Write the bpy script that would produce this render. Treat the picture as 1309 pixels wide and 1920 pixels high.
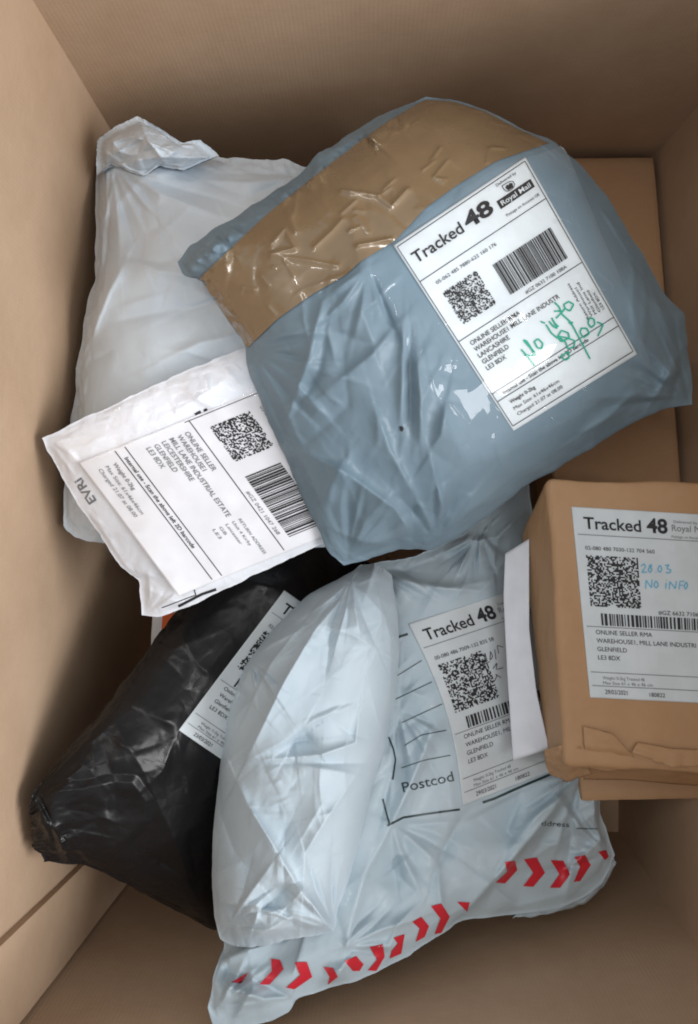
import bpy, bmesh, math, random
import numpy as np
from mathutils import Vector, Matrix
from mathutils.bvhtree import BVHTree

for o in list(bpy.data.objects): bpy.data.objects.remove(o)
SC = bpy.context.scene
COL = SC.collection
R = math.radians

# ------------------------------------------------------------------ camera
F, CX, CY, DEP = 1450.0, 690.0, 970.0, 0.85      # focal length (px), foot of the plumb line, height above the box floor
cam_d = bpy.data.cameras.new('camera'); cam = bpy.data.objects.new('camera', cam_d); COL.objects.link(cam)
cam.location = (0, 0, DEP); cam.rotation_euler = (0, 0, 0)
cam_d.sensor_width = 36; cam_d.sensor_fit = 'AUTO'; cam_d.lens = F/1920*36
cam_d.shift_x = -(CX-654.5)/1920; cam_d.shift_y = (CY-960)/1920
cam_d.clip_start = 0.01; cam_d.clip_end = 100
SC.camera = cam
# ------------------------------------------------------------------ light
W = bpy.data.worlds.new('World'); SC.world = W; W.use_nodes = True
bg = W.node_tree.nodes['Background']; bg.inputs[0].default_value = (0.95, 0.97, 1.0, 1); bg.inputs[1].default_value = 0.55
def area(name, loc, aim, sx, sy, power, col):
    d = bpy.data.lights.new(name, 'AREA'); d.shape = 'RECTANGLE'; d.size = sx; d.size_y = sy; d.energy = power; d.color = col
    o = bpy.data.objects.new(name, d); COL.objects.link(o); o.location = loc
    o.rotation_euler = (Vector(aim)-Vector(loc)).to_track_quat('-Z', 'Y').to_euler(); return o
area('window_light', (2.05, -0.55, 1.65), (-0.05, 0, 0.2), 1.3, 1.2, 62, (0.98, 0.98, 1.0))
area('ceiling_tube', (-0.55, 0.45, 2.3), (0, 0, 0.2), 0.05, 1.5, 9, (1.0, 0.97, 0.93))
area('ceiling_tube', (1.05, -0.3, 2.3), (0, 0, 0.2), 0.05, 1.5, 8, (1.0, 0.97, 0.93))
SC.view_settings.view_transform = 'Standard'; SC.view_settings.look = 'None'
SC.view_settings.exposure = 0.0; SC.view_settings.gamma = 1; SC.view_settings.use_curve_mapping = False
SC.render.engine = 'CYCLES'
try:
    SC.cycles.use_denoising = True; SC.cycles.filter_width = 1.9
    SC.cycles.max_bounces = 8; SC.cycles.transparent_max_bounces = 12
except Exception: pass

# ------------------------------------------------------------------ helpers
def P(a):
    """photo pixel + height above the floor -> metres"""
    a = np.asarray(a, float); d = (DEP-a[..., 2])/F
    return np.stack([(a[..., 0]-CX)*d, -(a[..., 1]-CY)*d, a[..., 2]], -1)
def to_px(X):
    d = DEP-X[..., 2]
    return np.stack([CX+X[..., 0]/d*F, CY-X[..., 1]/d*F], -1)

def vnoise(x, y, seed):
    """smooth value noise in [-1,1]"""
    rng = np.random.RandomState(seed); T = rng.rand(256, 256)*2-1
    xi = np.floor(x).astype(int); yi = np.floor(y).astype(int); fx = x-xi; fy = y-yi
    fx = fx*fx*(3-2*fx); fy = fy*fy*(3-2*fy)
    g = lambda i, j: T[i % 256, j % 256]
    return (g(xi, yi)*(1-fx)+g(xi+1, yi)*fx)*(1-fy)+(g(xi, yi+1)*(1-fx)+g(xi+1, yi+1)*fx)*fy
def fbm(x, y, seed, octv=4):
    s = 0; a = 1
    for k in range(octv): s = s+a*vnoise(x*2**k+17.3*k, y*2**k-9.1*k, seed+k); a *= .5
    return s

def resample(pl, n):
    pl = np.asarray(pl, float); m = len(pl)
    L = np.r_[0, np.cumsum(np.linalg.norm(np.diff(pl[:, :2], axis=0), axis=1))]
    t = np.linspace(0, L[-1], n)
    out = np.empty((n, pl.shape[1]))
    for k in range(pl.shape[1]): out[:, k] = np.interp(t, L, pl[:, k])
    k3 = np.array([.25, .5, .25])
    for _ in range(max(1, n//24)):
        q = out.copy(); q[1:-1] = .25*out[:-2]+.5*out[1:-1]+.25*out[2:]; out = q
    return out

def coons(top, right, bottom, left, nu, nv):
    """sides run left->right (top, bottom) and top->bottom (left, right); returns [nu,nv,k]"""
    T, B = resample(top, nu), resample(bottom, nu); L, Rr = resample(left, nv), resample(right, nv)
    u = np.linspace(0, 1, nu)[:, None, None]; v = np.linspace(0, 1, nv)[None, :, None]
    S = (1-v)*T[:, None]+v*B[:, None]+(1-u)*L[None]+u*Rr[None]
    S -= (1-u)*(1-v)*T[0]+u*(1-v)*T[-1]+(1-u)*v*B[0]+u*v*B[-1]
    return S

def seg_dist(px, pl):
    best = np.full(px.shape[:2], 1e9)
    for a, b in zip(pl[:-1], pl[1:]):
        a = np.array(a, float); b = np.array(b, float); ab = b-a
        t = np.clip(((px-a)@ab)/(ab@ab+1e-9), 0, 1)
        best = np.minimum(best, np.linalg.norm(px-(a+t[..., None]*ab), axis=-1))
    return best

def crease_h(px, pl, w1, w2, amp):
    """one fold line: a sharp crest that slopes off differently on its two sides and dies out at its ends"""
    pl = np.asarray(pl, float); L = np.r_[0, np.cumsum(np.linalg.norm(np.diff(pl, axis=0), axis=1))]
    best = np.full(px.shape[:2], 1e9); side = np.zeros(px.shape[:2]); tt = np.zeros(px.shape[:2])
    for k, (a, b) in enumerate(zip(pl[:-1], pl[1:])):
        ab = b-a; t = np.clip(((px-a)@ab)/(ab@ab+1e-9), 0, 1); r = px-(a+t[..., None]*ab); d = np.linalg.norm(r, axis=-1)
        m = d < best; best = np.where(m, d, best); side = np.where(m, ab[0]*(px[..., 1]-a[1])-ab[1]*(px[..., 0]-a[0]), side)
        tt = np.where(m, (L[k]+t*(L[k+1]-L[k]))/L[-1], tt)
    w = np.where(side > 0, w1, w2)
    return amp*np.sin(np.pi*np.clip(tt*.86+.07, 0, 1))**.7*np.exp(-best/w)

def rnd_creases(seed, S, n, ang, spread, ln, wd, am, region=None):
    """random fold lines inside a skin; ang/spread in degrees in the photo plane"""
    r = random.Random(seed); out = []; nu, nv = S.shape[:2]
    clus = [(r.uniform(.1, .9), r.uniform(.1, .9)) for _ in range(9)] if n > 70 else None
    for _ in range(n):
        u0, u1, v0, v1 = region or (.06, .94, .06, .94)
        if clus:
            cu, cv = clus[r.randrange(len(clus))]; uu = min(max(r.gauss(cu, .10), u0), u1); vv = min(max(r.gauss(cv, .10), v0), v1)
        else: uu, vv = r.uniform(u0, u1), r.uniform(v0, v1)
        c = S[int(uu*(nu-1)), int(vv*(nv-1)), :2]
        a = R(ang+r.gauss(0, spread)); L = r.uniform(*ln)*r.choice((.5, .8, 1)); b = a+r.uniform(-.35, .35)
        p0 = c-np.array([math.cos(a), math.sin(a)])*L/2; p2 = c+np.array([math.cos(b), math.sin(b)])*L/2
        out.append(([p0, c, p2], r.uniform(*wd)*(L/ln[1])**.5, r.uniform(*am)*(L/ln[1])**.5*r.choice((1, 1, -1))))
    return out

def fan(c, a0, a1, n, ln, w, amp, seed):
    """tension folds that radiate from a gathered point c (photo px, degrees with y down)"""
    r = random.Random(seed); out = []
    for k in range(n):
        a = R(a0+(a1-a0)*(k+r.uniform(.2, .8))/n); L = r.uniform(.45, 1)*ln; s0 = r.uniform(4, 16); b = a+r.uniform(-.12, .12)
        p0 = (c[0]+math.cos(a)*s0, c[1]+math.sin(a)*s0); p1 = (c[0]+math.cos(a)*L*.5, c[1]+math.sin(a)*L*.5); p2 = (c[0]+math.cos(b)*L, c[1]+math.sin(b)*L)
        out.append(([p0, p1, p2], w*r.uniform(.7, 1.3), amp*r.uniform(.5, 1.2)*(1 if k % 2 else -.8)))
    return out

def relax(X, eu, ev, iters, floor_z, grav=2e-5, bend=.25, pin=None, damp=.9):
    """thin film with spare length: distance constraints on a grid, resting on floor_z"""
    X = X.copy(); prev = X.copy(); n, m = X.shape[:2]
    sh = {'u': (1, 0), 'v': (0, 1), 'd': (1, 1), 'e': (1, -1)}
    def pair(A, i, j):
        a = A[:n-i if i else n, (0 if j >= 0 else -j):(m-j if j > 0 else m)]
        b = A[i:, (j if j > 0 else 0):(m+j if j < 0 else m)]
        return a, b
    rest = {}
    for k, (i, j) in sh.items():
        a, b = pair(X, i, j); L = np.linalg.norm(b-a, axis=-1)
        su, _ = pair(eu, i, j); sv, _ = pair(ev, i, j)
        e = su if k == 'u' else sv if k == 'v' else (su+sv)/2
        rest[k] = L*(1+e)
    rest2 = {}
    for k, (i, j) in (('u', (2, 0)), ('v', (0, 2))):
        a, b = pair(X, i, j); rest2[k] = np.linalg.norm(b-a, axis=-1)
    w = np.ones((n, m, 1))
    if pin is None: w[0] = w[-1] = 0; w[:, 0] = w[:, -1] = 0
    else: w = pin[..., None]
    def solve(i, j, r, stiff, par, only_short=False):
        a, b = pair(X, i, j); wa, wb = pair(w, i, j)
        if i: sl = (slice(par, None, 2*max(i, 1) if i == 1 else 4), slice(None))
        else: sl = (slice(None), slice(par, None, 2 if j == 1 else 4))
        A = a[sl]; B = b[sl]; d = B-A; L = np.sqrt((d*d).sum(-1))+1e-12
        c = (L-r[sl])/L*stiff
        if only_short: c = np.minimum(c, 0)
        ws = wa[sl]+wb[sl]; ws = np.where(ws == 0, 1, ws)
        cor = d*c[..., None]/ws
        a[sl] += cor*wa[sl]; b[sl] -= cor*wb[sl]
    for it in range(iters):
        V = (X-prev)*damp; prev = X.copy()
        X += V*w; X[..., 2] -= grav*w[..., 0]
        for k, (i, j) in sh.items():
            for par in (0, 1): solve(i, j, rest[k], .9 if k in 'uv' else .45, par)
        for par in range(4):
            solve(2, 0, rest2['u']*.96, bend, par, True); solve(0, 2, rest2['v']*.96, bend, par, True)
        X[..., 2] = np.where(w[..., 0] > 0, np.maximum(X[..., 2], floor_z), X[..., 2])
    return X

def upsample(X):
    def up(A):
        n = A.shape[0]; o = np.empty((2*n-1,)+A.shape[1:]); o[::2] = A
        pad = np.concatenate([2*A[:1]-A[1:2], A, 2*A[-1:]-A[-2:-1]])
        o[1::2] = (-pad[:-3]+9*pad[1:-2]+9*pad[2:-1]-pad[3:])/16
        return o
    X = up(X); return np.swapaxes(up(np.swapaxes(X, 0, 1)), 0, 1)

def grid_faces(n, m, off=0, flip=False):
    i, j = np.meshgrid(np.arange(n-1), np.arange(m-1), indexing='ij')
    a = (i*m+j).ravel()+off; f = np.stack([a, a+1, a+m+1, a+m], -1)     # top side order
    return f[:, ::-1] if flip else f

def mesh_obj(name, V, Fc, mat, parent=None, smooth=True, uv=None):
    me = bpy.data.meshes.new(name)
    me.from_pydata([tuple(map(float, v)) for v in V], [], [tuple(map(int, f)) for f in Fc]); me.validate()
    if smooth: me.polygons.foreach_set('use_smooth', [True]*len(me.polygons))
    if uv is not None:
        l = me.uv_layers.new(name='UVMap'); idx = np.empty(len(me.loops), int); me.loops.foreach_get('vertex_index', idx)
        l.data.foreach_set('uv', np.asarray(uv, float)[idx].ravel())
    if mat: me.materials.append(mat)
    me.update()
    o = bpy.data.objects.new(name, me); COL.objects.link(o); o.parent = parent
    return o

def thing(name, label, cat, loc=(0, 0, 0), group=None):
    o = bpy.data.objects.new(name, None); COL.objects.link(o); o.location = (0, 0, 0)
    o.empty_display_size = .05
    o['label'] = label; o['category'] = cat
    if group: o['group'] = group
    return o

def bvh_of(V, Fc): return BVHTree.FromPolygons([tuple(v) for v in V], [tuple(map(int, f)) for f in Fc])
CAM = Vector((0, 0, DEP))
def drop(bvh, px, eps):
    """points of the photo px laid onto a surface, eps metres proud of it"""
    out = np.empty((len(px), 3))
    for k, (x, y) in enumerate(px):
        d = Vector(((x-CX)/F, -(y-CY)/F, -1)).normalized()
        h, nrm, _, _ = bvh.ray_cast(CAM, d)
        if h is None:
            h = None
            for t in (.5, .55, .6, .65, .7):
                q, nn, _, ds = bvh.find_nearest(CAM+d*t)
                if q is not None and (h is None or ds < best): h, best, nrm = q, ds, nn
        out[k] = h-d*eps
    return out

def film(name, sides, n, bump, mat, parent, seed, excess=(.03, .03), creases=(), seed_amp=.003, seed_freq=(6, 6), iters=160,
         thick=.05, flat=(), edge_noise=.0015, sag=.004, bend=.25, bottom_mat=None, post=1, grav=2e-5, ex_fn=None, rnd=None, cw=1.25, ca=1.15, inset=9):
    """closed crumpled bag: top skin from four traced sides (px,py,h) simulated as a film, plus an underside"""
    nu, nv = int(n[0]*1.75), int(n[1]*1.75)
    S = coons(*sides, nu, nv)
    u = np.linspace(0, 1, nu)[:, None]*np.ones((1, nv)); v = np.linspace(0, 1, nv)[None]*np.ones((nu, 1))
    S[..., 2] += bump(u, v, S)
    edge = np.minimum(np.minimum(u, 1-u)*nu, np.minimum(v, 1-v)*nv)
    soft = np.clip(edge/9, 0, 1)
    base = P(S)
    px0 = S[..., :2].copy(); acc = np.zeros((nu, nv)); crng = random.Random(seed)
    allc = [(c[0], c[1]*cw, c[2]*ca)+tuple(c[3:]) for c in creases]
    for q_, r_ in enumerate([rnd] if isinstance(rnd, tuple) else (rnd or [])): allc += rnd_creases(seed+7+q_*13, S, *r_)
    for c in allc:
        pl, wd, amp = c[:3]; flip = crng.random() < .5; k = crng.uniform(1.8, 3.6)
        if len(c) > 3: flip, k = c[3] > 0, 4.5
        acc += crease_h(px0, pl, wd*(k if flip else .8), wd*(.8 if flip else k), amp)
    S[..., 2] += acc*soft
    S[..., 2] += seed_amp*fbm(u*seed_freq[0], v*seed_freq[1], seed, 4)*soft
    X = P(S)
    rng = np.random.RandomState(seed)
    X[..., 2] += edge_noise*fbm(u*22, v*22, seed+40, 3)*(edge < 8)
    X[..., 0] += edge_noise*1.2*fbm(u*17, v*17, seed+50, 3)*np.clip(1-edge/5, 0, 1)
    X[..., 1] += edge_noise*1.2*fbm(u*17, v*17, seed+60, 3)*np.clip(1-edge/5, 0, 1)
    k1 = np.clip(.75+.9*fbm(u*3, v*3, seed+11, 2), .1, 2); k2 = np.clip(.75+.9*fbm(u*3, v*3, seed+12, 2), .1, 2)
    eu = excess[0]*k1; ev = excess[1]*k2
    if ex_fn is not None: e = ex_fn(u, v); eu = eu*e; ev = ev*e
    mask = np.zeros((nu, nv))
    for poly in flat:
        mask = np.maximum(mask, poly_mask(S[..., :2], poly, 26))
    calm = (1-mask)*np.clip((edge-1)/(inset*1.75), 0, 1)
    eu = eu*calm; ev = ev*calm
    X = relax(X, eu, ev, iters, base[..., 2]-sag, bend=bend, grav=grav)
    def blur(A, k):
        for _ in range(k):
            B = A.copy(); B[1:-1, 1:-1] = (A[:-2, 1:-1]+A[2:, 1:-1]+A[1:-1, :-2]+A[1:-1, 2:]+2*A[1:-1, 1:-1])/6; A = B
        return A
    if mask.max() > 0: X = X*(1-mask[..., None])+blur(X, 40)*mask[..., None]
    if post: X = blur(X, post)
    nu2, nv2 = X.shape[:2]
    uv = np.stack(np.meshgrid(np.linspace(0, 1, nu2), np.linspace(0, 1, nv2), indexing='ij'), -1).reshape(-1, 2)
    top = X.reshape(-1, 3); Ft = grid_faces(nu2, nv2)
    # underside
    u = np.linspace(0, 1, nu2)[:, None]; v = np.linspace(0, 1, nv2)[None]
    g = (1-np.abs(2*u-1)**4)*(1-np.abs(2*v-1)**4)
    T, B, L, Rr = X[:, 0], X[:, -1], X[0], X[-1]
    U = u[..., None]; Vv = v[..., None]
    C = (1-Vv)*T[:, None]+Vv*B[:, None]+(1-U)*L[None]+U*Rr[None]-((1-U)*(1-Vv)*T[0]+U*(1-Vv)*T[-1]+(1-U)*Vv*B[0]+U*Vv*B[-1])
    C[..., 2] = np.maximum(np.minimum(C[..., 2], X[..., 2]-.001)-thick*g, np.minimum(X[..., 2]-.002, .004))
    step = 4
    ii = np.unique(np.r_[np.arange(0, nu2, step), nu2-1]); jj = np.unique(np.r_[np.arange(0, nv2, step), nv2-1])
    Cb = C[np.ix_(ii, jj)].reshape(-1, 3)
    Fb = grid_faces(len(ii), len(jj), 0, True)
    # thin skirt that closes the rim down to the coarse underside
    o = mesh_obj(name, top, flipup(top, Ft), mat, parent, uv=uv)
    und = mesh_obj('underside', Cb, Fb, bottom_mat or mat, parent)
    return o, bvh_of(top, Ft), X

def flipup(V, Fc):
    V = np.asarray(V); Fc = np.asarray(Fc); k = len(Fc)//2
    s = Fc[::max(1, len(Fc)//200)]
    nrm = np.cross(V[s[:, 1]]-V[s[:, 0]], V[s[:, 2]]-V[s[:, 0]])
    return Fc if nrm[:, 2].sum() > 0 else Fc[:, ::-1]

def poly_mask(px, poly, feather):
    poly = np.array(poly, float); x, y = px[..., 0], px[..., 1]; ins = np.zeros(x.shape, bool)
    for (x1, y1), (x2, y2) in zip(poly, np.roll(poly, -1, 0)):
        c = ((y1 > y) != (y2 > y)) & (x < (x2-x1)*(y-y1)/(y2-y1+1e-12)+x1); ins ^= c
    d = seg_dist(px, list(poly)+[poly[0]])
    return np.where(ins, 1.0, np.clip(1-d/feather, 0, 1))

# ------------------------------------------------------------------ materials
def mat_new(name):
    m = bpy.data.materials.new(name); m.use_nodes = True; nt = m.node_tree
    return m, nt, nt.nodes['Principled BSDF']
def node(nt, t, **kw):
    n = nt.nodes.new(t)
    for k, v in kw.items():
        if k.startswith('_'): setattr(n, k[1:], v)
        else: n.inputs[k.replace('__', ' ')].default_value = v
    return n
def mixcol(nt, fac, a, b):
    m = nt.nodes.new('ShaderNodeMix'); m.data_type = 'RGBA'
    m.inputs[6].default_value = (*a, 1); m.inputs[7].default_value = (*b, 1)
    nt.links.new(fac, m.inputs[0]); return m.outputs[2]
def objco(nt, scale=(1, 1, 1), rot=(0, 0, 0)):
    tc = nt.nodes.new('ShaderNodeTexCoord'); mp = nt.nodes.new('ShaderNodeMapping')
    mp.inputs['Scale'].default_value = scale; mp.inputs['Rotation'].default_value = rot
    nt.links.new(tc.outputs['Object'], mp.inputs[0]); return mp.outputs[0]

def film_mat(name, col, col2, rough=.34, bump=.25, spec=.5, fine=260, mid=55, coat=0.0, trans=0.0):
    m, nt, b = mat_new(name); co = objco(nt)
    n1 = node(nt, 'ShaderNodeTexNoise', Scale=14.0, Detail=5.0); nt.links.new(co, n1.inputs['Vector'])
    r = node(nt, 'ShaderNodeMapRange'); r.inputs[1].default_value = .35; r.inputs[2].default_value = .65; nt.links.new(n1.outputs[0], r.inputs[0])
    nt.links.new(mixcol(nt, r.outputs[0], col, col2), b.inputs['Base Color'])
    n2 = node(nt, 'ShaderNodeTexNoise', Scale=30.0, Detail=4.0); nt.links.new(co, n2.inputs['Vector'])
    r2 = node(nt, 'ShaderNodeMapRange'); r2.inputs[1].default_value = .3; r2.inputs[2].default_value = .7
    r2.inputs[3].default_value = rough*.75; r2.inputs[4].default_value = rough*1.35
    nt.links.new(n2.outputs[0], r2.inputs[0]); nt.links.new(r2.outputs[0], b.inputs['Roughness'])
    b.inputs['Specular IOR Level'].default_value = spec
    # fine crinkle of the film
    vo = node(nt, 'ShaderNodeTexVoronoi', _feature='DISTANCE_TO_EDGE', Scale=float(mid))
    dn = node(nt, 'ShaderNodeTexNoise', Scale=24.0, Detail=3.0); nt.links.new(co, dn.inputs['Vector'])
    ad = nt.nodes.new('ShaderNodeVectorMath'); ad.operation = 'MULTIPLY_ADD'; ad.inputs[1].default_value = (.05, .05, .05)
    nt.links.new(dn.outputs['Color'], ad.inputs[0]); nt.links.new(co, ad.inputs[2]); nt.links.new(ad.outputs[0], vo.inputs['Vector'])
    sm = node(nt, 'ShaderNodeMapRange'); sm.inputs[1].default_value = 0; sm.inputs[2].default_value = .35; nt.links.new(vo.outputs[0], sm.inputs[0])
    f = node(nt, 'ShaderNodeTexNoise', Scale=float(fine), Detail=3.0); nt.links.new(co, f.inputs['Vector'])
    mx = nt.nodes.new('ShaderNodeMath'); mx.operation = 'MULTIPLY_ADD'; mx.inputs[1].default_value = .25
    nt.links.new(f.outputs[0], mx.inputs[0]); nt.links.new(sm.outputs[0], mx.inputs[2])
    bp = node(nt, 'ShaderNodeBump', Strength=bump, Distance=.0012); nt.links.new(mx.outputs[0], bp.inputs['Height'])
    nt.links.new(bp.outputs[0], b.inputs['Normal'])
    if coat: b.inputs['Coat Weight'].default_value = coat; b.inputs['Coat Roughness'].default_value = .035; nt.links.new(bp.outputs[0], b.inputs['Coat Normal'])
    return m

def card_mat(name, col, col2, rot=(0, 0, 0), lines=620.0, rough=.75, bump=.06, spec=.25):
    m, nt, b = mat_new(name); co = objco(nt, rot=rot)
    n1 = node(nt, 'ShaderNodeTexNoise', Scale=9.0, Detail=8.0, Roughness=.65); nt.links.new(co, n1.inputs['Vector'])
    mp = nt.nodes.new('ShaderNodeMapping'); mp.inputs['Scale'].default_value = (1, 1, 12); nt.links.new(co, mp.inputs[0])
    n3 = node(nt, 'ShaderNodeTexNoise', Scale=120.0, Detail=3.0); nt.links.new(mp.outputs[0], n3.inputs['Vector'])
    ma = nt.nodes.new('ShaderNodeMath'); ma.operation = 'MULTIPLY_ADD'; ma.inputs[1].default_value = .35
    nt.links.new(n3.outputs[0], ma.inputs[0]); nt.links.new(n1.outputs[0], ma.inputs[2])
    r = node(nt, 'ShaderNodeMapRange'); r.inputs[1].default_value = .45; r.inputs[2].default_value = .95; nt.links.new(ma.outputs[0], r.inputs[0])
    nt.links.new(mixcol(nt, r.outputs[0], col, col2), b.inputs['Base Color'])
    b.inputs['Roughness'].default_value = rough; b.inputs['Specular IOR Level'].default_value = spec
    w = node(nt, 'ShaderNodeTexWave', Scale=lines/6.2832, Distortion=.6, Detail=1.0); nt.links.new(co, w.inputs['Vector'])
    f = node(nt, 'ShaderNodeTexNoise', Scale=400.0, Detail=2.0); nt.links.new(co, f.inputs['Vector'])
    mx = nt.nodes.new('ShaderNodeMath'); mx.operation = 'ADD'; nt.links.new(w.outputs['Fac'], mx.inputs[0]); nt.links.new(f.outputs[0], mx.inputs[1])
    sc = node(nt, 'ShaderNodeTexNoise', Scale=22.0, Detail=4.0, Distortion=.8); nt.links.new(co, sc.inputs['Vector'])
    m2 = nt.nodes.new('ShaderNodeMath'); m2.operation = 'MULTIPLY_ADD'; m2.inputs[1].default_value = 9.0
    nt.links.new(sc.outputs[0], m2.inputs[0]); nt.links.new(mx.outputs[0], m2.inputs[2]); mx = m2
    bp = node(nt, 'ShaderNodeBump', Strength=bump, Distance=.001); nt.links.new(mx.outputs[0], bp.inputs['Height'])
    nt.links.new(bp.outputs[0], b.inputs['Normal'])
    return m

def plain_mat(name, col, rough=.6, spec=.3):
    m, nt, b = mat_new(name); co = objco(nt)
    n1 = node(nt, 'ShaderNodeTexNoise', Scale=60.0, Detail=4.0); nt.links.new(co, n1.inputs['Vector'])
    c2 = tuple(min(1, c*1.12+.004) for c in col)
    nt.links.new(mixcol(nt, n1.outputs[0], tuple(c*.9 for c in col), c2), b.inputs['Base Color'])
    b.inputs['Roughness'].default_value = rough; b.inputs['Specular IOR Level'].default_value = spec
    return m

def clear_mat(name, tint=(1, 1, 1), rough=.05, bump=.5, mid=60):
    m, nt, b = mat_new(name); nt.nodes.remove(b); out = nt.nodes['Material Output']; co = objco(nt)
    tr = node(nt, 'ShaderNodeBsdfTransparent', Color=(*tint, 1)); gl = node(nt, 'ShaderNodeBsdfGlossy', Roughness=rough)
    fr = node(nt, 'ShaderNodeFresnel', IOR=1.36); mx = nt.nodes.new('ShaderNodeAddShader')
    vo = node(nt, 'ShaderNodeTexNoise', Scale=float(mid), Detail=2.0, Distortion=1.0)
    nt.links.new(co, vo.inputs['Vector'])
    bp = node(nt, 'ShaderNodeBump', Strength=bump, Distance=.002); nt.links.new(vo.outputs[0], bp.inputs['Height'])
    nt.links.new(bp.outputs[0], gl.inputs['Normal']); nt.links.new(bp.outputs[0], fr.inputs['Normal'])
    nt.links.new(fr.outputs[0], gl.inputs['Color']); nt.links.new(tr.outputs[0], mx.inputs[0]); nt.links.new(gl.outputs[0], mx.inputs[1])
    nt.links.new(mx.outputs[0], out.inputs['Surface'])
    return m

M_CARD_X = card_mat('cardboard_side', (.42, .29, .19), (.53, .38, .262))
M_CARD_Y = card_mat('cardboard_end', (.42, .29, .19), (.53, .38, .262), rot=(0, 0, R(90)))
M_CARTON = card_mat('carton_board', (.40, .235, .125), (.46, .285, .165), rough=.6)
M_KRAFT = card_mat('kraft_paper', (.36, .205, .10), (.42, .25, .135), lines=900, rough=.55, bump=.06, spec=.35)
M_TORN = card_mat('torn_kraft', (.30, .16, .075), (.40, .24, .13), lines=900, rough=.7)
M_GREY = film_mat('grey_film', (.155, .22, .268), (.182, .248, .296), rough=.42, bump=.12, spec=.2, coat=.04)
M_WHITE = film_mat('white_film', (.56, .64, .715), (.62, .70, .77), rough=.5, bump=.10, spec=.22)
M_WHITE2 = film_mat('mailer_film', (.40, .49, .545), (.455, .54, .595), rough=.42, bump=.10, spec=.2, coat=.06)
M_FOLD = film_mat('fold_film', (.43, .515, .575), (.49, .575, .63), rough=.5, bump=.08, spec=.2)
M_PACK = film_mat('packet_film', (.66, .69, .745), (.71, .74, .79), rough=.4, bump=.15, mid=80, spec=.3)
M_BLACK = film_mat('black_film', (.006, .0058, .0064), (.010, .0096, .0105), rough=.32, bump=.16, mid=60, spec=.28)
M_TAPE = film_mat('brown_tape', (.20, .135, .07), (.23, .158, .086), rough=.28, bump=.04, mid=30, coat=1.0)
M_PTAPE = film_mat('parcel_tape', (.345, .20, .095), (.385, .23, .115), rough=.35, bump=.05, mid=30, coat=.15)
M_CLEAR = clear_mat('clear_tape', bump=.02, mid=25)
M_LABEL = plain_mat('label_paper', (.56, .605, .63), rough=.5)
M_LABEL2 = plain_mat('label_paper_bright', (.74, .75, .79), rough=.5)
M_INK = plain_mat('black_ink', (.022, .022, .025), rough=.6)
M_INKG = plain_mat('thin_grey_ink', (.17, .18, .19), rough=.6)
M_GREEN = plain_mat('green_ink', (.01, .30, .20), rough=.5)
M_BLUE = plain_mat('blue_ink', (.10, .42, .62), rough=.5)
M_RED = plain_mat('red_print', (.56, .018, .035), rough=.38, spec=.5)
M_DASH = plain_mat('dark_print', (.025, .045, .05), rough=.4, spec=.5)
M_ENV = plain_mat('envelope_paper', (.66, .68, .73), rough=.6)
M_ORANGE = plain_mat('orange_print', (.62, .12, .03), rough=.5)

# ------------------------------------------------------------------ flat print laid on surfaces
_tc = {}
def text_geo(body, bold=0.0):
    k = (body, bold)
    if k in _tc: return _tc[k]
    c = bpy.data.curves.new('lettering', 'FONT'); c.body = body; c.size = 1.0; c.offset = bold; c.resolution_u = 3
    o = bpy.data.objects.new('lettering', c); COL.objects.link(o)
    dg = bpy.context.evaluated_depsgraph_get(); me = bpy.data.meshes.new_from_object(o.evaluated_get(dg))
    V = np.array([v.co[:2] for v in me.vertices], float).reshape(-1, 2); Fc = [tuple(p.vertices) for p in me.polygons]
    bpy.data.objects.remove(o); bpy.data.curves.remove(c); bpy.data.meshes.remove(me)
    _tc[k] = (V, Fc); return _tc[k]

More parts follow.
